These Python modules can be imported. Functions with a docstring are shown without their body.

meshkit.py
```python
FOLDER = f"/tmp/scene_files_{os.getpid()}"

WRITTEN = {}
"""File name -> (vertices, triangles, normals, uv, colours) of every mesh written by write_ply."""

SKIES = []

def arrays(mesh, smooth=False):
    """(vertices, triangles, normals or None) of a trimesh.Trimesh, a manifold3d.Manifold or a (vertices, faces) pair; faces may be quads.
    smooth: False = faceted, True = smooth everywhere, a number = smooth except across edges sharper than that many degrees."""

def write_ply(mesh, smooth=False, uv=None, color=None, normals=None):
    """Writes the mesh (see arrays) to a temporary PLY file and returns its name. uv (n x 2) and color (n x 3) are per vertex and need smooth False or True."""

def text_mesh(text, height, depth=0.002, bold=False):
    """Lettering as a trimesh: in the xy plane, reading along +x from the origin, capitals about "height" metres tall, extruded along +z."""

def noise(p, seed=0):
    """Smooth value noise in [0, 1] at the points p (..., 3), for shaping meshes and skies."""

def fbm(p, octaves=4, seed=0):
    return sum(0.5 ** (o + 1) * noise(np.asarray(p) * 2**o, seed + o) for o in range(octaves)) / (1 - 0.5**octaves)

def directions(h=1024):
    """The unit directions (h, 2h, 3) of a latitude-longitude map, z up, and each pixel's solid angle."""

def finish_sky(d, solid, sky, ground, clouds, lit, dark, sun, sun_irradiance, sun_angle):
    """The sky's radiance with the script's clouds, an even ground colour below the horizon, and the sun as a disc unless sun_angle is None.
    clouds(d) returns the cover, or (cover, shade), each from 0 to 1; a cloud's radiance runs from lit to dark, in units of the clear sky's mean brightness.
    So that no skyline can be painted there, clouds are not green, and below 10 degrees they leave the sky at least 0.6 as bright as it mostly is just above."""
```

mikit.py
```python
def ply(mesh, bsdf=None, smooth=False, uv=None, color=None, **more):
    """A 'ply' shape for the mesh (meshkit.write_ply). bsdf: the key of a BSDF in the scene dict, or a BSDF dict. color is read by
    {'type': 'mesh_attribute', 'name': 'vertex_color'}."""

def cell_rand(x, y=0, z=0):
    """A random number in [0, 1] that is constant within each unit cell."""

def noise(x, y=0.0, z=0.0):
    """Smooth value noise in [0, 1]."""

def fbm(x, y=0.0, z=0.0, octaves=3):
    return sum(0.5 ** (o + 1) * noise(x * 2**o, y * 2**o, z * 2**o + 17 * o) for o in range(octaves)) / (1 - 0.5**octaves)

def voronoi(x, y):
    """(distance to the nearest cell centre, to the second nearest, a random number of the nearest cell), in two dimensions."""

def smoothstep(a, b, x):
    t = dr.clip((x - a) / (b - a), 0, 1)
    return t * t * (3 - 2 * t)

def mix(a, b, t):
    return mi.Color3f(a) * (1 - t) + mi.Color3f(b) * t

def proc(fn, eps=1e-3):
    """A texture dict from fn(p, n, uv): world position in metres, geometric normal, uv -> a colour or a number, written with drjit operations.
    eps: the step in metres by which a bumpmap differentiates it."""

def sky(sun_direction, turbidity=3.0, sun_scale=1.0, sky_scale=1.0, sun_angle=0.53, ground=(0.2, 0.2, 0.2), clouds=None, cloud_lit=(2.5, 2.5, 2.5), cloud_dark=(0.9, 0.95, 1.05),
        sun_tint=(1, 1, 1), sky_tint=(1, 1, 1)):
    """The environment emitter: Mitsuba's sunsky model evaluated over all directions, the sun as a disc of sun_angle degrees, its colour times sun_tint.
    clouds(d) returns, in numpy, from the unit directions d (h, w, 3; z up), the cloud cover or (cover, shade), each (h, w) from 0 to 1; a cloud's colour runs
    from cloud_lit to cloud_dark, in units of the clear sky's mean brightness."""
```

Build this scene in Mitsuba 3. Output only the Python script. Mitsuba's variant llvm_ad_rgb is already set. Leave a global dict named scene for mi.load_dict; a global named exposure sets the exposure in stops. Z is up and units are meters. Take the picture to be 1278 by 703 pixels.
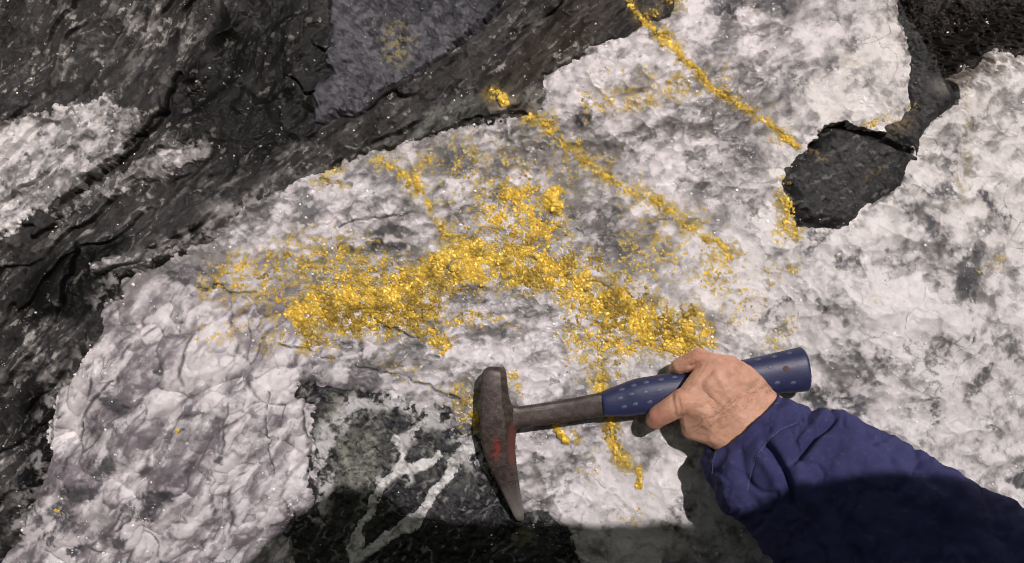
import math, numpy as np, trimesh, mitsuba as mi, mikit, meshkit
import drjit as dr
from scipy.ndimage import map_coordinates
from scipy.spatial import cKDTree
import manifold3d as m3

# ------------------------------------------------------------------ camera, light, exposure
F = 0.94                       # metres from the lens to the rock face
S = F / 1000.0                 # metres on the rock face per unit of the working grid ("px")
T = mi.ScalarTransform4f
SUN_X, SUN_Z = 0.26, 0.40      # towards the sun, per metre away from the rock face
exposure = 1.36
scene, labels = {}, {}
scene['camera'] = {'type': 'perspective', 'fov': math.degrees(2 * math.atan(0.639)), 'fov_axis': 'x', 'near_clip': 0.02, 'far_clip': 400.0,
                   'to_world': T().look_at(origin=[0, -F, 0], target=[0, 0, 0], up=[0, 0, 1])}
scene['sky'] = mikit.sky([SUN_X, -1.0, SUN_Z], turbidity=3, sun_scale=1.0, sky_scale=1.0, sun_angle=0.53, sun_tint=(0.84, 1.03, 1.80), sky_tint=(1.3, 1.0, 0.74), ground=(0.08, 0.075, 0.07))

def at(px, py, h):             # the point h metres in front of the rock plane that lies on the line of sight through (px, py)
    k = (F - h) / 1000.0
    return np.array([(px - 639) * k, -h, (351.5 - py) * k])

# ------------------------------------------------------------------ noise toolkit (numpy, working grid units)
_tabs = {}
def _tab(seed):
    if seed not in _tabs:
        _tabs[seed] = np.random.default_rng(1000 + seed).random((256, 256)).astype(np.float32)
    return _tabs[seed]
def vn(x, y, seed=0):
    t = _tab(seed); xi = np.floor(x).astype(np.int64); yi = np.floor(y).astype(np.int64)
    fx = x - xi; fy = y - yi
    fx = fx * fx * fx * (fx * (fx * 6 - 15) + 10); fy = fy * fy * fy * (fy * (fy * 6 - 15) + 10)
    x0 = xi & 255; x1 = (xi + 1) & 255; y0 = yi & 255; y1 = (yi + 1) & 255
    return (t[x0, y0] * (1 - fx) + t[x1, y0] * fx) * (1 - fy) + (t[x0, y1] * (1 - fx) + t[x1, y1] * fx) * fy
def fb(x, y, scale, octv=4, seed=0, gain=0.5):
    a, tot, out = 1.0, 0.0, 0.0
    x = x / scale; y = y / scale
    for o in range(octv):
        c, s = math.cos(0.6 * o + 0.3), math.sin(0.6 * o + 0.3)
        out = out + a * vn((c * x - s * y) * 2**o + 13.7 * o, (s * x + c * y) * 2**o + 5.1 * o, seed * 7 + o)
        tot += a; a *= gain
    return out / tot * 2 - 1
def ss(a, b, x):
    t = np.clip((x - a) / (b - a), 0, 1); return t * t * (3 - 2 * t)
def rot(x, y, deg):            # coordinates along / across a direction (degrees, up-right positive, y down)
    c, s = math.cos(math.radians(deg)), math.sin(math.radians(deg))
    return x * c - y * s, x * s + y * c
def facets(x, y, size, deg=0, stretch=1.0, seed=0, warp=0.35, dome=False):
    """Broken-crystal relief: nearest random cell, each a tilted plane. Returns (height in cell units, edge distance, random)."""
    u, v = rot(x, y, deg)
    u = u / (size * stretch) + warp * fb(x, y, size * 1.3, 2, seed + 31); v = v / size + warp * fb(x, y, size * 1.3, 2, seed + 57)
    ui, vi = np.floor(u).astype(np.int64), np.floor(v).astype(np.int64)
    b1 = np.full(u.shape, 9.0); b2 = b1.copy(); r = np.zeros(u.shape)
    tx, ty, ta, tb, tc, td = (_tab(200 + seed * 6 + k) for k in range(6))
    for a in (-1, 0, 1):
        for b in (-1, 0, 1):
            i, j = (ui + a) & 255, (vi + b) & 255
            du = u - (ui + a + tx[i, j]); dv = v - (vi + b + ty[i, j])
            d = .8 * (du * du + dv * dv) + .9 * (ta[i, j] - .5) * du + .9 * (tb[i, j] - .5) * dv + .25 * (tc[i, j] - .5)
            near = d < b1
            b2 = np.where(near, b1, np.minimum(b2, d)); r = np.where(near, td[i, j], r); b1 = np.where(near, d, b1)
    return (-b1 if dome else b1) * 1.15, (b2 - b1) * .75, r           # shell-like hollows that meet in ridges, or lumps that meet in grooves
GX0, GY0, GST = -2400, -2400, 4
def segdist(X, Y, pts, closed):
    p = np.asarray(pts, float); q = np.roll(p, -1, 0) if closed else p[1:]; p = p if closed else p[:-1]
    best = np.full(X.shape, 1e9)
    for (ax, ay), (bx, by) in zip(p, q):
        L = (bx - ax)**2 + (by - ay)**2 + 1e-9
        t = np.clip(((X - ax) * (bx - ax) + (Y - ay) * (by - ay)) / L, 0, 1)
        best = np.minimum(best, (X - ax - t * (bx - ax))**2 + (Y - ay - t * (by - ay))**2)
    return np.sqrt(best)
class Zone:
    """Signed distance (positive inside) to an outline on the rock, sampled once and read back with warped coordinates."""
    def __init__(self, poly, wa=6, wb=2.5, seed=0):
        p = np.asarray(poly, float); self.wa, self.wb, self.seed = wa, wb, seed
        lo = np.maximum(p.min(0) - 120, -2400); hi = np.minimum(p.max(0) + 120, 3700); self.lo = lo
        xs = np.arange(lo[0], hi[0] + 3, 3.0) if (hi - lo).max() < 1500 else np.arange(lo[0], hi[0] + 6, 6.0)
        self.st = xs[1] - xs[0]; ys = np.arange(lo[1], hi[1] + self.st, self.st)
        X, Y = np.meshgrid(xs, ys, indexing='ij')
        ins = np.zeros(X.shape, bool); q = np.roll(p, -1, 0)
        for (ax, ay), (bx, by) in zip(p, q):
            c = (ay > Y) != (by > Y)
            ins ^= c & (X < (bx - ax) * (Y - ay) / (by - ay + 1e-12) + ax)
        d = segdist(X, Y, p, True); self.g = np.where(ins, d, -d)
    def __call__(self, x, y):
        k = self.seed
        xx = x + self.wa * fb(x, y, 38, 2, 300 + k) + self.wb * fb(x, y, 10, 3, 310 + k, .7)
        yy = y + self.wa * fb(x, y, 38, 2, 320 + k) + self.wb * fb(x, y, 10, 3, 330 + k, .7)
        ix = (xx - self.lo[0]) / self.st; iy = (yy - self.lo[1]) / self.st
        return map_coordinates(self.g, [ix, iy], order=1, mode='nearest')
def blob(x, y, cx, cy, rx, ry, deg=0):
    u, v = rot(x - cx, y - cy, deg); return np.sqrt((u / rx)**2 + (v / ry)**2)

# ------------------------------------------------------------------ materials
def mat(key, **d): scene[key] = d
def two(d): return {'type': 'twosided', 'bsdf': d}
vcol = {'type': 'mesh_attribute', 'name': 'vertex_color'}
def grain_bump(p, n, uv):
    return 0.6 * mikit.noise(p.x * 700, p.y * 700, p.z * 700) + 0.4 * mikit.noise(p.x * 1500, p.y * 1500, p.z * 1500)
def bumped(scale, d, fn=grain_bump, eps=3e-4):
    return {'type': 'bumpmap', 'arbitrary': mikit.proc(fn, eps), 'scale': scale, 'bsdf': d}
mat('quartz_bsdf', **two(bumped(0.0011, {'type': 'principled', 'base_color': vcol, 'roughness': 0.22, 'specular': 0.7})))
mat('dark_rock_bsdf', **two(bumped(0.0013, {'type': 'principled', 'base_color': vcol, 'roughness': 0.38, 'specular': 0.28})))
mat('gold_bsdf', **two({'type': 'principled', 'base_color': vcol, 'roughness': 0.56, 'metallic': 0.55, 'specular': 0.5}))
mat('mica_bsdf', **two({'type': 'principled', 'base_color': {'type': 'rgb', 'value': (.8, .78, .7)}, 'roughness': 0.24, 'metallic': 0.6}))

# ------------------------------------------------------------------ rock: outlines of its bodies (working grid)
host_poly = [(-2300, -2300), (900, -2300), (880, -60), (846, 6), (836, 14), (824, 31), (812, 36), (799, 41), (778, 51), (761, 49), (748, 53), (728, 64), (710, 78), (690, 88), (669, 102),
             (680, 128), (668, 146), (640, 148), (584, 152), (550, 168), (505, 181), (470, 190), (430, 203), (400, 219), (385, 222), (350, 243), (307, 262), (273, 288), (222, 316),
             (190, 330), (150, 350), (157, 372), (130, 387), (137, 407), (126, 435), (102, 469), (80, 486), (72, 531), (62, 582), (50, 606), (26, 654), (-4, 700), (-80, 860), (-900, 2600), (-2300, 2600)]
slab_poly = [(416, -90), (660, -90), (628, 0), (604, 22), (560, 58), (520, 90), (481, 116), (446, 138), (424, 133), (398, 152), (399, 119), (418, 92), (421, 40)]
patch_poly = [(-60, 158), (0, 150), (30, 148), (44, 143), (85, 138), (100, 126), (137, 119), (150, 131), (176, 138), (189, 142), (178, 168), (165, 184), (150, 199), (123, 227), (90, 250), (62, 268), (30, 290), (0, 302), (-70, 330)]
streak_poly = [(263, 177), (240, 184), (218, 186), (184, 197), (160, 212), (140, 226), (112, 246), (96, 262), (70, 282), (110, 262), (150, 240), (201, 228), (232, 212), (250, 200), (262, 190)]
lip_poly = [(126, 339), (160, 333), (190, 324), (212, 316), (228, 304), (221, 302), (200, 312), (160, 322), (128, 330)]
block_poly = [(1020, 166), (1026, 158), (1039, 157), (1060, 161), (1080, 166), (1097, 172), (1114, 181), (1138, 186), (1136, 198), (1121, 212), (1118, 232), (1107, 240), (1090, 252), (1066, 267), (1050, 280), (1039, 285), (1010, 283), (990, 281), (984, 261), (976, 230), (978, 213), (1002, 188), (1019, 174)]
wedge_poly = [(1121, -60), (1121, 0), (1122, 27), (1128, 51), (1131, 137), (1118, 150), (1100, 160), (1104, 172), (1116, 180), (1138, 186), (1141, 195), (1145, 171), (1156, 158), (1169, 147), (1186, 133), (1188, 110), (1184, 82), (1180, 60), (1200, -60)]
hole_poly = [(1140, -420), (1132, 10), (1150, 34), (1176, 60), (1189, 89), (1210, 82), (1237, 66), (1278, 50), (1330, 40), (1500, 20), (1500, -420)]
foot_poly = [(386, 487), (427, 489), (454, 498), (500, 506), (552, 520), (584, 545), (606, 580), (622, 612), (638, 649), (679, 651), (704, 672), (716, 700), (730, 800), (760, 1000), (420, 1000), (372, 740), (364, 670), (388, 628), (398, 570), (388, 520)]
Zh, Zs, Zp, Zt, Zl = Zone(host_poly, 7, 6, 1), Zone(slab_poly, 7, 6, 2), Zone(patch_poly, 10, 12, 3), Zone(streak_poly, 10, 12, 4), Zone(lip_poly, 5, 5, 5)
Zb, Zw, Zo, Zf = Zone(block_poly, 5, 4, 6), Zone(wedge_poly, 4, 4, 7), Zone(hole_poly, 10, 10, 8), Zone(foot_poly, 12, 11, 9)
vein_lines = {'white_vein': ([(583, 560), (570, 578), (553, 605), (536, 630), (520, 646), (502, 661), (478, 678), (451, 697), (440, 715)], 6.5),
              'white_vein_001': ([(444, 700), (446, 661), (452, 648), (461, 637), (470, 620), (484, 602), (496, 590), (502, 572), (500, 556), (493, 548)], 4.2),
              'white_vein_002': ([(534, 527), (522, 536), (511, 543)], 4.0),
              'white_vein_003': ([(500, 588), (520, 584), (538, 578), (552, 566)], 4.0)}
vein_rim = [(396, 640), (404, 606), (400, 580), (404, 556), (414, 532), (427, 520), (440, 508), (471, 500), (498, 506), (522, 514), (553, 526), (572, 543), (597, 572)]
class Vein:
    def __init__(self, pts, w, k): self.p, self.w, self.k = pts, w, k
    def __call__(self, x, y):
        xx = x + 6 * fb(x, y, 26, 2, 340 + self.k) + 4.5 * fb(x, y, 9, 4, 350 + self.k, .85); yy = y + 6 * fb(x, y, 26, 2, 360 + self.k) + 4.5 * fb(x, y, 9, 4, 370 + self.k, .85)
        return self.w * (1 + .9 * fb(x, y, 30, 3, 380 + self.k)) - segdist(xx, yy, self.p, False)

# soft lie of the whole face, in grid units of height towards the lens
def macro(x, y):
    h = 16 * fb(x, y, 420, 2, 1) + 8 * fb(x, y, 150, 2, 2)
    far = ss(0, 900, np.maximum(np.maximum(-x, x - 1278), np.maximum(-y, y - 703)))
    h = h + far * 160 * fb(x, y, 700, 3, 3)
    h += 26 * np.exp(-blob(x, y, 215, 560, 190, 170, 60)**2) - 6 * np.exp(-blob(x, y, 720, 530, 240, 90)**2)
    h += 14 * np.exp(-blob(x, y, 470, 265, 130, 50, 18)**2) + 16 * np.exp(-blob(x, y, 800, 90, 190, 80, 20)**2)
    h += 18 * np.exp(-blob(x, y, 1120, 400, 150, 110, -30)**2)
    h -= 130 * ss(-45, 95, Zo(x, y))                                    # the hollow at the top right corner
    h -= 10 * ss(-30, 20, Zf(x, y))
    return h

# dark blotches in the quartz: cx, cy, rx, ry, degrees, strength
stains = np.array([(1205, 340, 20, 36, -20, .9), (1155, 290, 26, 16, -40, .75), (1135, 262, 16, 12, 0, .6), (1165, 240, 22, 14, 0, .6), (1046, 329, 16, 12, 0, .8), (1015, 293, 15, 12, 0, .6),
 (1225, 250, 22, 9, -45, .6), (1257, 278, 9, 14, 0, .55), (1058, 437, 35, 28, 0, .5), (1083, 458, 42, 24, 20, .55), (1150, 455, 14, 30, 0, .5), (1261, 435, 12, 20, 0, .55), (1015, 380, 10, 10, 0, .6),
 (1040, 502, 44, 16, -10, .6), (1150, 498, 12, 40, 0, .5), (1272, 598, 16, 12, 0, .9), (1165, 428, 8, 20, 0, .6), (905, 8, 20, 20, 0, 1.0), (961, 10, 24, 20, 0, 1.0), (1030, 26, 22, 10, 0, .45), (965, 104, 44, 24, 0, .45),
 (1031, 84, 8, 15, 0, .8), (1049, 58, 16, 9, 0, .6), (916, 191, 36, 26, -30, .65), (880, 205, 24, 14, 0, .5), (745, 102, 26, 8, 0, .5), (730, 150, 8, 18, -10, .95), (752, 178, 26, 10, 10, .6), (565, 203, 32, 24, 20, .75),
 (686, 181, 24, 9, 15, .65), (611, 212, 22, 18, 0, .5), (625, 243, 18, 14, 0, .85), (567, 250, 26, 24, 0, .35), (577, 281, 15, 12, 0, .5), (778, 305, 36, 22, 0, .8), (760, 272, 26, 20, 0, .6), (465, 308, 50, 8, 3, .9),
 (487, 290, 30, 7, 5, .6), (604, 377, 9, 5, 0, .7), (629, 418, 3, 8, 0, .8), (440, 440, 34, 18, -20, .6), (246, 336, 48, 16, 8, .6), (259, 356, 42, 5, -6, .85), (235, 404, 10, 6, 40, .7), (208, 455, 6, 12, 0, .95),
 (290, 370, 50, 5, -4, .65), (324, 390, 22, 8, 10, .5), (232, 421, 20, 12, 0, .4), (154, 500, 19, 10, -20, .95), (166, 507, 14, 10, 0, .8), (137, 528, 22, 16, 0, .5), (133, 576, 26, 13, 0, .75), (113, 613, 30, 13, 10, .85),
 (205, 620, 24, 13, 10, .85), (182, 634, 26, 11, 0, .65), (85, 640, 26, 20, 40, .65), (96, 686, 12, 8, 20, .95), (147, 671, 16, 11, 0, .65), (278, 572, 8, 6, 0, .95), (246, 579, 12, 8, 0, .5), (222, 552, 16, 12, 0, .4),
 (60, 660, 16, 26, 40, .6), (700, 590, 50, 28, 0, .45), (640, 160, 30, 14, 10, .6), (655, 205, 20, 10, 0, .5), (845, 232, 30, 12, -30, .4), (850, 320, 36, 16, -20, .4), (1000, 300, 24, 18, 0, .5), (930, 250, 26, 30, 0, .4),
 (720, 268, 26, 34, 30, .45), (960, 395, 26, 30, 0, .35), (420, 300, 30, 20, 0, .4), (845, 620, 20, 36, 0, .4), (400, 500, 22, 30, 0, .5), (375, 470, 40, 14, -20, .5), (1195, 180, 20, 60, -10, .35), (1240, 520, 26, 14, 20, .3),
 (1215, 470, 10, 34, -30, .45), (1100, 330, 9, 26, 0, .3), (815, 275, 16, 12, 0, .5)])
cracks = [([(111, 526), (114, 535), (102, 562), (89, 582)], 2), ([(147, 562), (167, 579), (160, 600), (147, 617)], 1.6), ([(273, 511), (287, 531), (288, 548), (280, 559)], 1.6), ([(239, 530), (218, 540), (201, 557)], 2),
 ([(341, 490), (333, 528), (341, 565), (345, 593)], .9), ([(150, 514), (159, 528), (157, 540)], 1.6), ([(164, 623), (167, 647), (153, 664)], 1.6), ([(76, 505), (72, 540), (67, 582), (52, 612), (30, 652)], 2.2), ([(120, 464), (119, 475), (110, 482), (103, 499), (84, 520)], 2),
 ([(156, 475), (143, 482), (124, 497)], 1.8), ([(420, 285), (471, 273), (529, 264), (540, 256), (539, 247), (556, 230)], 1.8), ([(454, 394), (498, 411), (546, 445)], 2.2), ([(351, 428), (386, 436), (410, 452)], 1.8), ([(1053, 370), (1032, 390)], 1.2),
 ([(1165, 414), (1165, 442)], 1.6), ([(1205, 421), (1203, 448), (1180, 466)], 1.5), ([(380, 490), (378, 520), (388, 560), (384, 600)], 2.2), ([(390, 487), (430, 488)], 2), ([(255, 356), (300, 366), (340, 372)], 1.4),
 ([(430, 455), (480, 468), (530, 480), (570, 500)], 2), ([(185, 330), (150, 372), (120, 420)], 1.2), ([(700, 345), (745, 352), (790, 372)], 1.4)]

brights = [(610, 440, 75, 20, -5, .55), (675, 452, 62, 24, 0, .5), (840, 205, 70, 45, -20, .5), (1110, 400, 55, 60, 0, .45), (1060, 400, 40, 40, 0, .3), (690, 615, 60, 30, 0, .45), (497, 299, 52, 5, 5, 1.0), (705, 110, 46, 20, 35, .4), (600, 168, 50, 14, 20, .4),
 (1050, 125, 60, 26, 0, .3), (300, 500, 60, 80, 60, .35), (1235, 180, 44, 60, 0, .3), (800, 352, 40, 14, 0, .3), (600, 395, 30, 14, 0, .3), (890, 235, 40, 24, 0, .3), (90, 545, 14, 30, 70, .6), (272, 535, 14, 24, 60, .55), (340, 272, 44, 10, 32, .5), (440, 250, 44, 14, 25, .3), (800, 610, 34, 26, 0, .35), (1150, 560, 60, 60, 0, .25), (640, 300, 10, 10, 0, .3), (540, 380, 20, 12, 0, .4), (420, 395, 20, 8, 0, .2)]
def quartz(x, y, colour=False):
    rz = ss(820, 1010, x + 0.5 * (y - 250) + 40 * fb(x, y, 70, 2, 20))  # smoother, blobby quartz on the right
    lz = ss(470, 330, x - 0.4 * (y - 420)) * ss(310, 430, y + .1 * x)  # long lumps at the lower left
    cz = np.clip(1 - rz - lz, 0, 1)
    A = [facets(x, y, 40, 50, 2.2, 1, .5, True), facets(x, y, 25, 22, 1.8, 3, .5), facets(x, y, 44, -30, 1.2, 5, .6)]
    B = [facets(x, y, 16, 52, 2.2, 2, .5, True), facets(x, y, 10, 26, 1.6, 4, .5), facets(x, y, 15, -20, 1.3, 6, .6)]
    K = [facets(x, y, 6, 50, 1.7, 7, .5), facets(x, y, 5, 20, 1.3, 8, .5), facets(x, y, 6, 0, 1.2, 9, .5)]
    Z = [lz, cz, rz]
    m = lambda L, k: sum(z * q[k] for z, q in zip(Z, L))
    rough = .55 + .75 * ss(-.35, .45, fb(x, y, 90, 3, 36))                # some parts broken rough, some smooth
    h = lz * (15 * A[0][0] + 6 * B[0][0]) + cz * rough * (8 * A[1][0] + 3.6 * B[1][0]) + rz * rough * (9 * A[2][0] + 2.6 * B[2][0] + 7 * fb(x, y, 75, 3, 21))
    h = h + 1.8 * fb(x, y, 24, 3, 22) + .75 * rough * m(K, 0) + .35 * fb(x, y, 4.5, 2, 23)
    crk = np.zeros(x.shape)
    xw, yw = x + 7 * fb(x, y, 20, 3, 24), y + 7 * fb(x, y, 20, 3, 25)
    for pts, w in cracks:
        crk = np.maximum(crk, ss(w * 1.15, w * .3, segdist(xw, yw, pts, False)))
    crk = crk * ss(-.45, .15, fb(x, y, 26, 3, 33))
    h = h - 3.5 * crk
    H = macro(x, y) + h
    if not colour: return H
    n3 = fb(x, y, 4.2, 3, 28, .65); au, av = rot(x, y, 54); bu, bv = rot(x, y, 22)
    n1 = rz * fb(x, y, 46, 4, 26) + lz * fb(au / 2.2, av, 34, 4, 37) + cz * fb(bu / 1.5, bv, 42, 4, 26)
    n2 = rz * fb(x, y, 13, 4, 27, .6) + lz * fb(au / 2.6, av, 10, 4, 38, .6) + cz * fb(bu / 1.6, bv, 12, 4, 27, .6)
    wx, wy = x + 11 * fb(x, y, 24, 4, 29, .6), y + 11 * fb(x, y, 24, 4, 30, .6)
    st = np.zeros(x.shape); br = np.zeros(x.shape)
    for cx, cy, rx, ry, dg, q in stains:
        st = np.maximum(st, q * ss(1.45, .5, blob(wx, wy, cx, cy, rx, ry, dg)))
    for cx, cy, rx, ry, dg, q in brights:
        br = np.maximum(br, q * ss(1.6, .4, blob(wx, wy, cx, cy, rx, ry, dg)))
    rD = facets(x, y, 3.2, 30, 1.3, 31, .6)[2]
    rA, rB, rK = m(A, 2), m(B, 2), m(K, 2); eA, eB, eK = m(A, 1), m(B, 1), m(K, 1)
    tone = .28 * rA + (.28 + .08 * lz) * rB + .26 * rK + .14 * (rD - .5) + .60 * n1 + .48 * n2 + .25 * cz + .12 * lz - .02 * rz - .55 * br + .40 * st
    grey = ss(.18, .98, tone)
    present = ss(-.25, .35, fb(x, y, 30, 3, 34))
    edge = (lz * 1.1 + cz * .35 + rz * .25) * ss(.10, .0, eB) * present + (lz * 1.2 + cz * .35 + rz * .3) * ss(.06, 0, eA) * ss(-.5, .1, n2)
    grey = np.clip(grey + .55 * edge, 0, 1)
    white = np.stack([.72 + .0 * rz, .692 + .008 * rz, .690 - .016 * rz + .01 * cz], -1)
    gcol = np.stack([.185 + .02 * lz + .03 * rz, .178 + .03 * rz + .002 * lz, .180 + .016 * lz + .015 * rz], -1)
    c = white * (1 - grey[..., None]) + gcol * grey[..., None]
    olive = ss(.1, .7, fb(x, y, 60, 3, 35) + .5 * cz)[..., None] * grey[..., None] * .35 * cz[..., None]
    c = c * (1 - olive) + np.array([.22, .20, .14]) * olive
    dk = ss(.26, .90, st * .95 + .34 * (rB - .5) + .42 * (rK - .5) + .30 * (rD - .5) + .30 * n2 + .35 * n3 - .35 * br)
    spk = ss(.60, .80, .5 * rK + .35 * rB + .30 * n3 + .30 * n1) * (.60 * cz + .5 * lz + .35 * rz)
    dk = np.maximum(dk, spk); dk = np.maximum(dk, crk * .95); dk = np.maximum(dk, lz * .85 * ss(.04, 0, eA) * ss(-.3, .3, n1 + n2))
    hl = np.maximum(ridged(x, y, 70, -40, 1.5, 180, .982), ridged(x, y, 46, 60, 1.8, 186, .982)) * ss(-.1, .35, fb(x, y, 60, 3, 39)) * ss(-.5, .2, n3) * (.75 * rz + .45 * cz + .3 * lz)
    dk = np.maximum(dk, hl)
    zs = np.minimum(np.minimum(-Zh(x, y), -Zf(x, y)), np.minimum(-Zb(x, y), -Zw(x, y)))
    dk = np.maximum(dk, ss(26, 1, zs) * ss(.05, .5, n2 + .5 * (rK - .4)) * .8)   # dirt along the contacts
    c = c * (1 - dk[..., None]) + (np.array([.046, .046, .051]) + .045 * rK[..., None]) * dk[..., None]
    c *= (1 + .12 * n3 + .16 * (rK - .5))[..., None]
    glint_paint = .6 * (ss(.92, .97, rK) * ss(-.3, .3, n1 + .5 * n2) * (1 - dk))[..., None]  # white cells painted into the colour as sparkle glints
    c = c * (1 - glint_paint) + .80 * glint_paint
    och = np.maximum(ss(11, 2, segdist(wx, wy, [(1198, 110), (1204, 180), (1196, 250)], False)), ss(1.2, .4, blob(wx, wy, 1085, 376, 10, 8)))
    och = (np.maximum(och, .6 * ss(1.2, .3, blob(wx, wy, 1062, 74, 26, 16))) * ss(-.2, .4, n3 + .5 * (rK - .5)) * .6)[..., None]
    c = c * (1 - och) + np.array([.33, .27, .12]) * och
    hollow_shade = (ss(60, 4, -Zo(x, y)) * ss(-.45, .35, n2 + .5 * n1) * .75)[..., None]  # brown fade painted as the soft shade around the hollow
    c = c * (1 - hollow_shade) + np.array([.12, .095, .07]) * hollow_shade
    g = gold_cover(x, y)                                               # fine gold dust in the quartz
    gs = (ss(.34, .66, g * (.9 + .5 * n2) + (.8 * (rD - .5) + .5 * n3 + .35 * (rK - .5) + .25 * (rB - .5)) * ss(0, .15, g)) * ss(0, .08, g))[..., None] * .8
    c = c * (1 - gs) + (np.array([.40, .30, .07]) * (.35 + 1.1 * rD[..., None])) * gs
    return H, np.clip(c, .012, .82)

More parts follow.
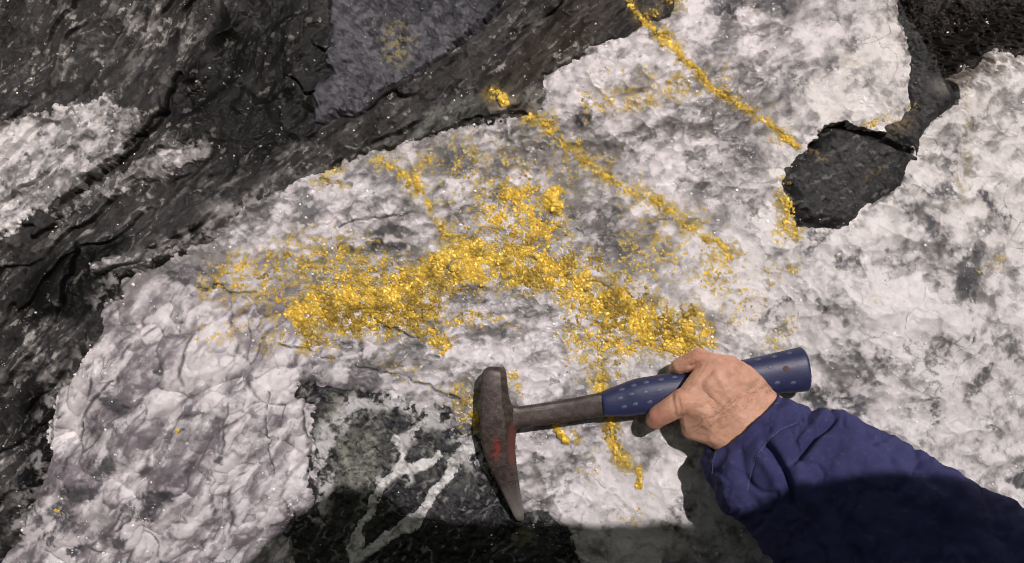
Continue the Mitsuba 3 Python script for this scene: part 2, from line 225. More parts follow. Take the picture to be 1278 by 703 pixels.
def ridged(x, y, scale, deg, stretch, seed, sharp=.9, octv=3):
    u, v = rot(x + 8 * fb(x, y, 40, 2, seed + 3), y + 8 * fb(x, y, 40, 2, seed + 4), deg)
    return ss(sharp, .995, 1 - np.abs(fb(u / stretch, v, scale, octv, seed)))
def hostrock(x, y, colour=False):
    steep = ss(160, 60, y - .12 * x) * ss(430, 330, x)
    u, v = rot(x, y, 40); u2, v2 = rot(x, y, 62)
    lam = (1 - steep) * fb(u / 4.5, v, 10, 5, 41, .65) + steep * fb(u2 / 4.5, v2, 11, 5, 53, .65)
    lam2 = fb(u / 4, v, 30, 3, 42)
    f1, e1, r1 = facets(x, y, 38, 42, 2.6, 11, .6); f2, e2, r2 = facets(x, y, 11, 42, 2.0, 12, .6); f3, e3, r3 = facets(x, y, 3.6, 42, 1.8, 13, .6)
    H = macro(x, y) + 8 * lam2 + 2.2 * lam + 9 * f1 + 2.2 * f2 + .6 * f3 + .5 * fb(x, y, 5, 3, 43)
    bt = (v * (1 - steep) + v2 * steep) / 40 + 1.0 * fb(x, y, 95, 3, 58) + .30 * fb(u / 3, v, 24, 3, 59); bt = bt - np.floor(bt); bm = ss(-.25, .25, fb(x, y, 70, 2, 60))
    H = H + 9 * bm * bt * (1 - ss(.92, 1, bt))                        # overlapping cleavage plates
    crx = np.array([(240, 60), (218, 102), (205, 140), (177, 171), (154, 201), (126, 226), (100, 250)], float)
    ck = np.interp(y, crx[:, 1], crx[:, 0]) + 6 * fb(x, y, 22, 3, 44)
    ub = ss(2, -3, x - ck) * ss(60, 110, y) * ss(258, 215, y); ubc = ss(30, -20, x - ck - 30 * ss(100, 0, y) + 20 * fb(x, y, 40, 3, 54)) * ss(258, 215, y)
    H = H + 5 * ub
    w4, w5 = x + 6 * fb(x, y, 16, 3, 45), y + 6 * fb(x, y, 16, 3, 46)
    kd = segdist(w4, w5, [(224, 92), (206, 140), (178, 172), (154, 202), (124, 228)], False)
    kd2 = segdist(w4, w5, [(110, 308), (104, 330), (94, 352), (86, 378)], False)
    seam = segdist(w4, w5, [(662, 146), (584, 152), (550, 168), (505, 181), (454, 193), (418, 208), (392, 222)], False)
    crk = np.maximum(np.maximum(ss(3.2, .8, kd), ss(3.5, 1, kd2)), ss(5, 1.5, seam) * .8)
    H = H - 7 * crk
    if not colour: return H
    n1 = fb(x, y, 50, 4, 49); n3 = fb(x, y, 4, 3, 50, .7); n2 = fb(x, y, 14, 4, 51, .6)
    wx, wy = x + 16 * fb(x, y, 36, 3, 55), y + 16 * fb(x, y, 36, 3, 56)
    base = np.array([.031, .0295, .029]) * np.ones(x.shape + (1,))
    black = np.clip(ss(1.0, .7, blob(wx, wy, 318, 108, 132, 118, 40)) + ss(1, .6, blob(wx, wy, 120, 350, 120, 50, 20)), 0, 1)
    blk = np.maximum(black * (1 - ubc), ss(1.2, .5, blob(wx, wy, 60, 560, 34, 120)))
    warm = ss(1.2, .4, blob(wx, wy, 690, 60, 120, 40, 35))
    base = base * (1 - .86 * blk[..., None]); base = base * (1 + warm[..., None] * np.array([.22, .06, -.2]))
    band = ss(1.15, .5, blob(wx, wy, 545, 152, 110, 20, 22)) * ss(-.3, .3, lam + .4 * n2)
    base = base + band[..., None] * np.array([.060, .066, .056])
    fold = ss(7, 1, np.minimum(segdist(wx, wy, [(640, 4), (560, 60), (488, 118)], False), segdist(wx, wy, [(735, 0), (690, 30), (600, 90)], False) + 3))
    base = base * (1 - .6 * fold[..., None])
    ar = (.40 + .9 * ss(1.3, .3, blob(wx, wy, 190, 30, 40, 80, 65)) + 1.3 * ss(1.3, .3, blob(wx, wy, 320, 212, 95, 24, 22)) + .9 * ss(1.2, .4, blob(wx, wy, 50, 50, 60, 60)) + 1.2 * ss(1.2, .4, blob(wx, wy, 66, 440, 56, 40, 40))
          + 1.2 * ss(1.2, .4, blob(wx, wy, 170, 262, 120, 22, 28)) + .8 * ss(1.2, .4, blob(wx, wy, 270, 16, 40, 30)) + 1.0 * ss(1.2, .4, blob(wx, wy, 16, 560, 14, 50)) + .5 * ss(1.2, .4, blob(wx, wy, 470, 170, 40, 14, 30)) - .75 * blk + .9 * ss(1.2, .4, blob(wx, wy, 290, 268, 90, 16, 30)))
    wis = ss(.02, .55, lam + .35 * n2 + .25 * (r2 - .5)) * (.6 + .5 * n1) * (.7 + .6 * (r3 - .3))
    w = np.clip(wis * ar, 0, 1)[..., None]
    c = base * (1 - w) + np.array([.24, .232, .22]) * w
    thin = np.maximum(ridged(x, y, 26, 40, 3.5, 140, .955), ridged(x, y, 34, 62, 4, 150, .965) * steep) * ss(.0, .4, fb(x, y, 34, 3, 57) + .12) * ss(-.4, .3, n3)
    t = np.clip(thin * (.35 + .5 * ar), 0, .85)[..., None]
    c = c * (1 - t) + np.array([.36, .355, .33]) * t
    spk = (ss(.90, .985, r3) * ss(-.1, .4, n1 + n3) * (.5 - .3 * blk))[..., None]
    c = c * (1 - spk) + np.array([.36, .35, .31]) * spk
    c = c * (1 + .5 * n1 + .35 * n3 + .7 * (r3 - .5) + .4 * (r2 - .5))[..., None]
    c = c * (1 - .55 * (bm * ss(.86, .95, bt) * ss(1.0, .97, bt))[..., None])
    c = c * (1 - .92 * crk[..., None])
    mar = ss(30, 1, Zh(x, y)) * ss(-.05, .4, n2 + .4 * (r2 - .5)) * ss(420, 300, x) * .75   # quartz soaked into the contact
    c = c * (1 - mar[..., None]) + np.array([.36, .35, .34]) * mar[..., None]
    pq = (ss(1.25, .35, blob(wx, wy, 652, 134, 44, 20, 15)) * ss(-.4, .3, n2 + .5 * (r2 - .5)) * .85)[..., None]   # greyish quartz at the tip of the contact
    c = c * (1 - pq) + (np.array([.30, .29, .27]) * (1 + .8 * (r2 - .5) + .5 * n3)[..., None]) * pq
    g = gold_cover(x, y)[..., None] * (.5 + .9 * np.clip(n3 + .4 * n2, -.5, .5))[..., None]
    c = c * (1 - g) + np.array([.20, .145, .035]) * g
    return H, np.clip(c, .004, .6)

def slabrock(x, y, colour=False):
    f1, e1, r1 = facets(x, y, 40, 40, 1.6, 14); f2, e2, r2 = facets(x, y, 8, 40, 1.4, 15)
    H = macro(x, y) + 9 + 2.0 * f1 + 1.5 * f2 + 1.4 * fb(x, y, 4, 3, 61) + 2 * fb(x, y, 60, 2, 62)
    if not colour: return H
    n1 = fb(x, y, 36, 4, 63); n3 = fb(x, y, 4, 3, 64, .7); n2 = fb(x, y, 12, 3, 65)
    c = np.array([.088, .089, .104]) * (1 + .45 * n1 + .45 * n3 + .35 * n2 + .8 * (r2 - .5))[..., None]
    dk = ss(.05, .5, n2 + .5 * n1 + .6 * ss(50, 10, y) * ss(450, 490, x))[..., None]
    c = c * (1 - .6 * dk)
    sp = ss(.5, .75, n3 + .3 * n1)[..., None] * .5
    c = c * (1 - sp) + np.array([.30, .29, .26]) * sp
    ol = ss(1.3, .2, blob(x, y, 497, 58, 26, 30, 0)) * ss(.1, .5, n3 + .2)
    c = c * (1 - ol[..., None]) + np.array([.27, .23, .10]) * ol[..., None]
    return H, np.clip(c, .01, .5)

def whitepatch(x, y, colour=False):
    u, v = rot(x, y, 40)
    f1, e1, r1 = facets(x, y, 22, 40, 1.6, 16); f2, e2, r2 = facets(x, y, 8, 40, 1.5, 17)
    edge = np.maximum(np.maximum(Zp(x, y), Zt(x, y)), Zl(x, y))
    H = hostrock(x, y) + 1.5 + 4 * f1 + 2.6 * f2 + 1.2 * fb(x, y, 5, 3, 66) + 2 * ss(0, 10, edge)
    if not colour: return H
    n1 = fb(x, y, 36, 3, 67); n2 = fb(u / 1.6, v, 9, 4, 68, .65); n3 = fb(x, y, 4, 3, 69, .7)
    f3, e3, r3 = facets(x, y, 5, 40, 1.4, 28, .5)
    g = ss(.1, .95, .10 + .30 * r1 + .35 * r2 + .3 * r3 + .45 * n2 + .3 * n1 + .25 * ss(20, 150, x) - .12 * ss(60, 0, x) + .08 * ss(120, 190, x))[..., None]
    c = np.array([.76, .735, .72]) * (1 - g) + np.array([.21, .205, .20]) * g
    dk = ss(.40, .75, .45 * r3 + n3 * .4 + n2 * .6 + .20 * ss(40, 170, x) + .35 * ss(7, 0, edge))[..., None] * .9
    c = c * (1 - dk) + np.array([.07, .068, .065]) * dk
    return H, np.clip(c, .02, .75)

def blockrock(x, y, colour=False):
    u, v = rot(x, y, 20)
    f1, e1, r1 = facets(x, y, 44, 20, 1.4, 18); f2, e2, r2 = facets(x, y, 9, 30, 1.5, 19)
    z = Zb(x, y)
    H = macro(x, y) + 10 + 3.5 * f1 + 1.6 * f2 + 1.5 * fb(x, y, 5, 3, 71) - 9 * ss(16, 0, z)
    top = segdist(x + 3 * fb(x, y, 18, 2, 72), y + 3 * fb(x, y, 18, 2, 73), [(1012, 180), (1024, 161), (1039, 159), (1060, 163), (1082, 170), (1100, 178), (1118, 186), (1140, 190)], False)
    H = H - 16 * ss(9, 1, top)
    if not colour: return H
    n1 = fb(x, y, 40, 3, 74); n3 = fb(x, y, 3.6, 3, 75, .7); lam = fb(u / 3, v, 8, 3, 76)
    f3, e3, r3 = facets(x, y, 3.4, 20, 1.8, 30, .6)
    c = np.array([.027, .027, .0275]) * (1 + .5 * n1 + .7 * n3 + .4 * lam + .8 * (r3 - .5))[..., None]
    sp = (ss(.93, .99, r3) * .35)[..., None]; c = c * (1 - sp) + np.array([.3, .3, .28]) * sp
    w = ss(.4, .75, lam + .3 * n3)[..., None] * .25
    c = c * (1 - w) + np.array([.2, .2, .19]) * w
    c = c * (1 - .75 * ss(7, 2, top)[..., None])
    ol = np.maximum(ss(5, 1.5, segdist(x, y, [(1002, 187), (1012, 194), (1022, 203)], False)), ss(5, 1.5, segdist(x, y, [(1072, 226), (1086, 214)], False))) * ss(-.3, .3, n3)
    c = c * (1 - .6 * ol[..., None]) + np.array([.25, .17, .06]) * .6 * ol[..., None]
    return H, np.clip(c, .006, .5)

def wedgerock(x, y, colour=False):
    f1, e1, r1 = facets(x, y, 30, 80, 1.8, 21); f2, e2, r2 = facets(x, y, 9, 80, 1.5, 22)
    H = macro(x, y) + 3 + 5 * f1 + 1.8 * f2 + 1.5 * fb(x, y, 5, 3, 77) - 5 * ss(12, 0, Zw(x, y))
    if not colour: return H
    n1 = fb(x, y, 30, 3, 78); n3 = fb(x, y, 3.6, 3, 79, .7)
    c = np.array([.036, .036, .038]) * (1 + .5 * n1 + .6 * n3)[..., None]
    w = (ss(1.2, .3, blob(x, y, 1166, 112, 16, 14)) * .5 + ss(.45, .75, n3 + .3 * n1) * .3)[..., None]
    c = c * (1 - w) + np.array([.22, .21, .19]) * w
    o = (ss(1.3, .3, blob(x, y, 1116, 160, 24, 12, 20)) * ss(-.3, .4, n3) * .5 + ss(1.3, .3, blob(x, y, 1146, 28, 12, 10)) * .3)[..., None]
    c = c * (1 - o) + np.array([.26, .19, .07]) * o
    return H, np.clip(c, .006, .5)

def hollowrock(x, y, colour=False):
    f1, e1, r1 = facets(x, y, 44, 60, 1.6, 23); f2, e2, r2 = facets(x, y, 12, 60, 1.5, 24)
    H = macro(x, y) + 4 + 10 * f1 + 3 * f2 + 2 * fb(x, y, 6, 3, 81)
    if not colour: return H
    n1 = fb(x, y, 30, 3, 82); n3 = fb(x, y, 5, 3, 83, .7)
    c = np.array([.014, .012, .0095]) * (1 + .6 * n1 + .6 * n3)[..., None]  # near-black colour stands in for the deep shade of the hollow
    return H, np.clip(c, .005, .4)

def footrock(x, y, colour=False):
    f1, e1, r1 = facets(x, y, 36, 50, 1.4, 25); f2, e2, r2 = facets(x, y, 9, 50, 1.6, 26)
    H = macro(x, y) + 6 + 7 * f1 + 2.6 * f2 + 2 * fb(x, y, 5, 3, 84)
    if not colour: return H
    n1 = fb(x, y, 34, 4, 85); n3 = fb(x, y, 4, 3, 86, .7); n2 = fb(x, y, 11, 4, 87, .6)
    f3, e3, r3 = facets(x, y, 3.6, 50, 1.6, 29, .6)
    c = np.array([.033, .034, .035]) * (1 + .6 * n1 + .6 * n3 + .9 * (r3 - .5))[..., None]
    rim = segdist(x + 9 * fb(x, y, 20, 3, 91), y + 9 * fb(x, y, 20, 3, 92), vein_rim, False)
    rim2 = segdist(x + 9 * fb(x, y, 20, 3, 91), y + 9 * fb(x, y, 20, 3, 92), [(470, 604), (490, 592), (506, 600), (500, 575), (496, 555), (515, 542), (533, 527), (570, 541), (588, 560)], False)
    rim = np.minimum(rim, rim2 * 1.7)
    up = ss(620, 570, y)
    gr = np.clip(ss(1.3, .4, blob(x + 20 * n2, y + 20 * n1, 440, 572, 40, 46)) * .9 + up * ss(.05, .6, n2 + .3 * n1) * .8, 0, 1)[..., None] * (.62 + .6 * n3 + .7 * (r3 - .5) + .5 * n2)[..., None]
    gr = np.clip(gr, 0, 1)
    c = c * (1 - gr) + np.array([.20, .205, .165]) * gr
    w = (np.maximum(ss(.90, .98, r3) * .45, ridged(x, y, 22, 40, 2.0, 160, .95) * .6 * ss(-.1, .4, n2 + .2)))[..., None]
    c = c * (1 - w) + np.array([.34, .34, .32]) * w
    rw = (ss(20, 3, rim) * ss(-.28, .22, n2 + .5 * (r3 - .5) + .3 * (r2 - .5)) * .95)[..., None]
    c = c * (1 - rw) + np.array([.60, .60, .58]) * rw
    pale = (ss(.9, .5, blob(x, y, 655, 670, 26, 18, 20)) * ss(-.3, .2, n2) * .8)[..., None]
    c = c * (1 - pale) + np.array([.17, .17, .11]) * pale
    return H, np.clip(c, .008, .5)

def veinrock(x, y, colour=False):
    f2, e2, r2 = facets(x, y, 9, 50, 1.8, 27)
    H = footrock(x, y) + 1.2 + 1.5 * f2 + .8 * fb(x, y, 4, 2, 88)
    if not colour: return H
    n2 = fb(x, y, 10, 4, 89, .6); n3 = fb(x, y, 4, 3, 90, .7)
    g = np.clip(.24 + .8 * n2 + .7 * (r2 - .5) + .6 * n3, 0, 1)[..., None]
    c = np.array([.70, .70, .67]) * (1 - g) + np.array([.25, .25, .23]) * g
    return H, np.clip(c, .03, .7)

# ------------------------------------------------------------------ gold: where it sits (path, half width, density)
gold_runs = {
 'gold_seam': [([(385, 392), (420, 378), (460, 374), (500, 366), (540, 345), (580, 325), (620, 326), (660, 334), (700, 345)], 27, .95), ([(430, 345), (480, 345), (540, 335)], 16, .5), ([(470, 395), (530, 378)], 24, .8), ([(700, 345), (740, 372), (780, 392), (820, 408), (858, 424)], 27, .9), ([(700, 318), (760, 340), (800, 368)], 18, .4), ([(400, 396), (440, 400), (500, 388)], 18, .8),
   ([(640, 268), (668, 290), (640, 315), (600, 320)], 40, .66), ([(690, 244), (694, 258)], 12, .9), ([(545, 428), (522, 402)], 10, .7), ([(545, 426), (552, 432)], 11, .9), ([(560, 400), (600, 395)], 10, .4), ([(720, 410), (760, 430), (800, 420)], 22, .55),
   ([(862, 396), (858, 420)], 13, .95), ([(590, 402), (640, 402)], 8, .3)],
 'gold_fleck': [([(285, 352), (330, 332), (380, 330), (430, 322), (470, 340)], 19, .55), ([(300, 400), (288, 416), (262, 420)], 12, .22), ([(340, 360), (380, 372)], 16, .55), ([(340, 425), (352, 414)], 12, .4), ([(386, 400), (392, 425), (384, 436)], 7, .75), ([(404, 226), (420, 222)], 9, .6),
   ([(360, 300), (400, 285)], 12, .2), ([(412, 440), (406, 428)], 5, .7)],
 'gold_vein': [([(775, 0), (790, 30), (820, 50), (840, 75), (868, 99), (896, 123), (926, 137), (950, 150), (978, 171), (992, 182)], 3.6, .95), ([(830, 60), (868, 99), (926, 137), (978, 171)], 10, .16), ([(735, 132), (790, 130), (830, 118), (868, 104)], 11, .4), ([(905, 100), (910, 120), (950, 140)], 8, .35), ([(800, 30), (835, 12), (846, -6)], 9, .4), ([(826, 50), (838, 66)], 6, .9), ([(740, 92), (800, 92)], 9, .14)],
 'gold_vein_001': [([(615, 118), (628, 128)], 7, .95), ([(660, 146), (690, 165), (715, 185), (740, 210), (770, 230), (800, 240), (830, 255), (860, 280), (890, 300), (915, 322)], 5, .85), ([(660, 146), (715, 185), (770, 230), (860, 280), (915, 322)], 13, .3), ([(812, 245), (838, 262)], 3, .9), ([(900, 308), (914, 322)], 5, .8), ([(840, 290), (880, 310), (900, 350)], 24, .26), ([(790, 318), (830, 330)], 18, .38), ([(900, 320), (880, 350)], 12, .5), ([(960, 340), (978, 338)], 9, .45), ([(975, 405), (965, 425)], 9, .35), ([(930, 370), (915, 395)], 12, .3), ([(800, 262), (830, 285)], 14, .2), ([(665, 215), (690, 225)], 18, .25)],
 'gold_vein_002': [([(472, 196), (492, 212), (512, 232)], 4, .9), ([(530, 200), (518, 222), (530, 250), (545, 275), (562, 298)], 4, .9), ([(480, 200), (530, 205), (525, 230)], 11, .3), ([(590, 216), (640, 236), (680, 262)], 28, .34), ([(562, 298), (590, 315)], 9, .8)],
 'gold_streak': [([(745, 432), (748, 470), (752, 500), (760, 520), (765, 552), (772, 566), (782, 578)], 6, .9), ([(796, 582), (798, 606)], 2.6, .95), ([(772, 470), (776, 440)], 8, .4), ([(730, 440), (742, 460)], 9, .6), ([(705, 440), (722, 470)], 8, .3), ([(720, 535), (726, 552)], 3, .7), ([(740, 560), (735, 590)], 10, .18), ([(800, 620), (790, 640)], 9, .25)],
 'gold_streak_001': [([(572, 490), (588, 512), (596, 526)], 9, .55), ([(590, 518), (594, 524)], 5, .95), ([(495, 466), (560, 492)], 14, .16), ([(640, 468), (652, 492), (658, 504)], 5, .5), ([(570, 505), (578, 520)], 10, .3)],
 'gold_rim': [([(974, 252), (980, 276), (984, 292)], 6.5, .75), ([(966, 300), (975, 292)], 6, .4), ([(1076, 162), (1100, 152), (1132, 134)], 5, .42), ([(1228, 332), (1244, 328)], 6, .3), ([(975, 230), (970, 250)], 8, .3)],
}
def run_density(x, y, runs, grow=1.0, warp=None):
    xw, yw = warp if warp else (x + 7 * fb(x, y, 20, 3, 101), y + 7 * fb(x, y, 20, 3, 102))
    d = np.zeros(x.shape)
    for pts, w, s in runs:
        w = w * grow; mg = 70 * grow
        m = (min(p[0] for p in pts) - mg, max(p[0] for p in pts) + mg, min(p[1] for p in pts) - mg, max(p[1] for p in pts) + mg)
        k = (x > m[0]) & (x < m[1]) & (y > m[2]) & (y < m[3])
        if k.any():
            d[k] = np.maximum(d[k], s * ss(1.5, .45, segdist(xw[k], yw[k], pts, False) / w))
    return d
def gold_cover(x, y):
    warp = (x + 7 * fb(x, y, 20, 3, 101), y + 7 * fb(x, y, 20, 3, 102))
    d = np.zeros(x.shape)
    for name, r in gold_runs.items(): d = np.maximum(d, run_density(x, y, r, 1.25 if name == 'gold_seam' else 1.9, warp))
    return d * ss(-.45, .25, fb(x, y, 14, 3, 103) + .35 * d)

# ------------------------------------------------------------------ build the rock sheets
def axis(lo, hi, step, far):
    a = np.arange(lo, hi + step, step); out = []
    g, p = step, hi
    while p < far: g = min(g * 1.08, 45); p += g; out.append(p)
    g, q, pre = step, lo, []
    while q > -(far - 1278 if hi > 1000 else far - 703): g = min(g * 1.08, 45); q -= g; pre.append(q)
    return np.concatenate([pre[::-1], a, out])
STEP = 1.15
xs = axis(-36, 1314, STEP, 3500); ys = axis(-36, 739, STEP, 2300)
X, Y = np.meshgrid(xs, ys, indexing='ij')
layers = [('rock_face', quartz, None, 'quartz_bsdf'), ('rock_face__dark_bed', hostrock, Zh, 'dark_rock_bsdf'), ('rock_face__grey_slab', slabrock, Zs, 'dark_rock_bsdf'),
          ('rock_face__quartz_patch', whitepatch, Zp, 'quartz_bsdf'), ('rock_face__quartz_patch_001', whitepatch, Zt, 'quartz_bsdf'), ('rock_face__quartz_patch_002', whitepatch, Zl, 'quartz_bsdf'),
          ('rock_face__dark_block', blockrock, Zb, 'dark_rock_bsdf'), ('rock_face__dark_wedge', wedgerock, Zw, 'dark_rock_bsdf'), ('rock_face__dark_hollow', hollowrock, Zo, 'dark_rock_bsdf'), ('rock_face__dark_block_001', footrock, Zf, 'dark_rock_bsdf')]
for k, (nm, (pts, w)) in enumerate(vein_lines.items()): layers.append(('rock_face__' + nm, veinrock, Vein(pts, w, k), 'quartz_bsdf'))
built, TOP = [], np.full(X.shape, -1e9)
for key, fn, zone, bs in layers:
    if zone is None:
        H, C = fn(X, Y, True); SDv = np.full(X.shape, 99.0)
    else:
        if isinstance(zone, Vein):
            P = np.array(zone.p); box = (X > P[:, 0].min() - 40) & (X < P[:, 0].max() + 40) & (Y > P[:, 1].min() - 40) & (Y < P[:, 1].max() + 40)
        else:
            hi = zone.lo + np.array(zone.g.shape) * zone.st - 100; box = (X > zone.lo[0] + 100) & (X < hi[0]) & (Y > zone.lo[1] + 100) & (Y < hi[1])
        H = np.full(X.shape, -1e3); C = np.zeros(X.shape + (3,)); SDv = np.full(X.shape, -99.0)
        ii = np.where(box.any(1))[0]; jj = np.where(box.any(0))[0]; sl = (slice(ii[0], ii[-1] + 1), slice(jj[0], jj[-1] + 1))
        SDv[sl] = zone(X[sl], Y[sl]); H[sl], C[sl] = fn(X[sl], Y[sl], True)
        H = np.where(SDv < 0, H + np.maximum(1.5 * SDv, -60), H)
    if zone is not None:                                               # what lies under this body keeps below it
        deep = np.where(SDv > 0, H - np.minimum(SDv * .9, 8), 1e9)
        for b in built: b[1] = np.minimum(b[1], deep)
        TOP = np.minimum(TOP, deep)
    built.append([key, H, C, SDv, bs]); TOP = np.maximum(TOP, np.where(SDv > -9, H, -1e9))
def sheet(H, C, keep, bs):
    n0, n1 = H.shape; idx = np.arange(n0 * n1).reshape(n0, n1)
    q = keep[:-1, :-1] | keep[1:, :-1] | keep[:-1, 1:] | keep[1:, 1:]
    a, b, c, d = idx[:-1, :-1][q], idx[1:, :-1][q], idx[1:, 1:][q], idx[:-1, 1:][q]
    f = np.concatenate([np.stack([a, d, c], 1), np.stack([a, c, b], 1)])
    used = np.zeros(n0 * n1, bool); used[f] = True; re = np.cumsum(used) - 1
    v = np.stack([(X.ravel() - 639) * S, -H.ravel() * S, (351.5 - Y.ravel()) * S], 1)[used]
    f = re[f]
    n = np.cross(v[f[0, 1]] - v[f[0, 0]], v[f[0, 2]] - v[f[0, 0]])
    if n[1] > 0: f = f[:, ::-1]
    return mikit.ply((v, f), bs, smooth=True, color=C.reshape(-1, 3)[used])
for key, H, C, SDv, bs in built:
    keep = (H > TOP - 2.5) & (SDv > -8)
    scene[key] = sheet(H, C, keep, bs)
def top_at(px, py):
    ix = np.interp(px, xs, np.arange(len(xs))); iy = np.interp(py, ys, np.arange(len(ys)))
    return map_coordinates(TOP, [ix, iy], order=1)
def wall(px, py, lift=0.0):
    return np.stack([(px - 639) * S, -(top_at(px, py) + lift) * S, (351.5 - py) * S], -1)
labels['rock_face'] = {'label': 'rough white and grey quartz rock face with dark beds and gold seams', 'category': 'rock face', 'kind': 'structure'}
for k, t in {'dark_bed': 'dark grey layered rock along the upper left of the quartz', 'grey_slab': 'flat bluish grey slab at the top of the dark rock', 'quartz_patch': 'bright white quartz patch inside the dark rock', 'quartz_patch_001': 'ragged grey-white streak below the long crack',
             'quartz_patch_002': 'thin pale quartz lip along the edge of the dark rock', 'dark_block': 'black angular block set in the white quartz', 'dark_wedge': 'narrow dark wedge running up from the black block', 'dark_hollow': 'deep hollow in the top corner, its shade painted in near black',
             'dark_block_001': 'dark block crossed by white veins below the hammer'}.items():
    labels['rock_face__' + k] = {'label': t}

# ------------------------------------------------------------------ gold grains, nuggets and glints, real little solids on the rock
rng = np.random.default_rng(7)
ico = trimesh.creation.icosahedron()
def grains(px, py, r, flat, lift, rg, plate=None):
    """One mesh of irregular grains; returns vertices, faces, per-vertex random."""
    V0 = np.asarray(ico.vertices); F0 = np.asarray(ico.faces); n = len(px)
    R = trimesh.transformations.random_rotation_matrix
    q = rg.normal(size=(n, 4))
    if plate is not None:                                              # cleavage plates lie roughly along the face
        q = np.concatenate([np.ones((n, 1)), rg.normal(size=(n, 3)) * plate], 1)
    q /= np.linalg.norm(q, axis=1, keepdims=True)
    w, x, y, z = q.T
    M = np.stack([1 - 2 * (y * y + z * z), 2 * (x * y - z * w), 2 * (x * z + y * w), 2 * (x * y + z * w), 1 - 2 * (x * x + z * z), 2 * (y * z - x * w), 2 * (x * z - y * w), 2 * (y * z + x * w), 1 - 2 * (x * x + y * y)], -1).reshape(n, 3, 3)
    v = V0[None] * (1 + .55 * (rg.random((n, 12, 1)) - .5)) * (np.array([1, 1, 1]) + np.array([.5, .0, -.0]) * rg.random((n, 1, 1)))
    v[:, :, 2] *= flat[:, None]
    if plate is not None: v = v[:, :, [0, 2, 1]]
    v = np.einsum('nij,nkj->nki', M, v) * (r * S)[:, None, None]
    v[:, :, 1] *= .75
    c = wall(px, py, lift)
    v = v + c[:, None, :]
    f = F0[None] + 12 * np.arange(n)[:, None, None]
    return v.reshape(-1, 3), f.reshape(-1, 3)
def gold_colour(n, rg, per=12):
    t = rg.random((n, 1)); c = np.array([.94, .69, .13]) * (1 - t) + np.array([.78, .53, .07]) * t
    return np.repeat(c, per, 0)
gl = {'gold_seam': 'broad seam of crumbly bright gold across the middle of the quartz', 'gold_fleck': 'scattered gold flecks left of the broad seam', 'gold_vein': 'thin gold vein running down towards the black block', 'gold_vein_001': 'speckled gold vein right of the broad seam',
      'gold_vein_002': 'short forked gold vein above the broad seam', 'gold_streak': 'narrow gold streaks passing under the hammer handle', 'gold_streak_001': 'gold smears beside the hammer head', 'gold_rim': 'gold rims around the black block'}
for gi, (name, runs) in enumerate(gold_runs.items()):
    rg = np.random.default_rng(50 + gi)
    P = np.concatenate([np.array(r[0], float) for r in runs]); lo, hi = P.min(0) - 55, P.max(0) + 55
    n = int((hi[0] - lo[0]) * (hi[1] - lo[1]) * .75)
    px, py = rg.uniform(lo[0], hi[0], n), rg.uniform(lo[1], hi[1], n)
    d = run_density(px, py, runs)
    clump = fb(px, py, 12, 3, 110, .6)
    p = d * (.13 + .87 * ss(.0, .26, clump + .55 * (d - .45))) 
    k = rg.random(n) < p * .85
    px, py, d = px[k], py[k], d[k]
    r = (.6 + 2.6 * rg.random(len(px))**3.2 * (.45 + d)) * (1 if name == 'gold_seam' else .8)
    v, f = grains(px, py, r, .45 + .5 * rg.random(len(px)), -.15 * r, rg)
    key = 'rock_face__' + name
    tar = np.repeat(ss(-.15, .42, fb(px, py, 20, 4, 113, .65) + .35 * ss(1.3, .4, blob(px, py, 480, 398, 110, 22, 8)) + .2 * ss(1.3, .4, blob(px, py, 800, 390, 70, 30, -20)) + .25 * (rg.random(len(px)) - .5)), 12)[:, None]
    gc = gold_colour(len(px), rg); gc = gc * (1 - .8 * tar) + np.array([.28, .19, .036]) * .8 * tar
    scene[key] = mikit.ply((v, f), 'gold_bsdf', smooth=False, color=gc)
    labels[key] = {'label': gl[name], 'kind': 'stuff'}
def nugget(key, pts, w, seed, label=None):
    rg = np.random.default_rng(seed); P = np.array(pts, float)
    t = np.linspace(0, len(P) - 1, 26 * (len(P) - 1)); cx = np.interp(t, range(len(P)), P[:, 0]) + rg.normal(0, w * .3, len(t)); cy = np.interp(t, range(len(P)), P[:, 1]) + rg.normal(0, w * .3, len(t))
    r = w * (.35 + .45 * rg.random(len(t)))
    v, f = grains(cx, cy, r, .6 + .4 * rg.random(len(t)), .4 * r, rg)
    scene[key] = mikit.ply((v, f), 'gold_bsdf', smooth=False, color=gold_colour(len(t), rg))
    if label: labels[key] = {'label': label}
nugget('rock_face__gold_nugget', [(694, 528), (697, 540), (708, 551)], 5.5, 1, 'gold lump just under the hammer shank')
nugget('rock_face__gold_nugget_001', [(797, 588), (799, 606)], 2.6, 2)
nugget('rock_face__gold_nugget_002', [(762, 520), (764, 545), (768, 562)], 3.2, 3)
nugget('rock_face__gold_nugget_003', [(627, 124), (630, 132)], 5.5, 4)
nugget('rock_face__gold_nugget_004', [(591, 518), (594, 526)], 4.5, 5)
nugget('rock_face__gold_nugget_005', [(691, 243), (694, 258)], 6.0, 6)
nugget('rock_face__gold_nugget_006', [(232, 533), (228, 536)], 2.2, 7, 'tiny gold grain in a crack of the lower left quartz')
nugget('rock_face__gold_nugget_007', [(75, 634), (78, 637)], 2.0, 8)
nugget('rock_face__gold_nugget_008', [(1, 600), (3, 604)], 2.4, 9)
rg = np.random.default_rng(77)                                         # bright mica and crystal glints
px, py = rg.uniform(-10, 1290, 9000), rg.uniform(-10, 712, 9000)
dens = .10 + .5 * ss(0, 5, Zh(px, py)) + .2 * ss(0, 5, Zs(px, py)) + .5 * ss(0, 5, Zb(px, py)) + .5 * ss(0, 5, Zf(px, py))
gu, gv = rot(px, py, 42)
k = rg.random(9000) < dens * ss(.0, .5, fb(gu / 4, gv, 14, 3, 111) + .4 * fb(px, py, 60, 2, 114)) * .9
r = .4 + .95 * rg.random(k.sum())**3
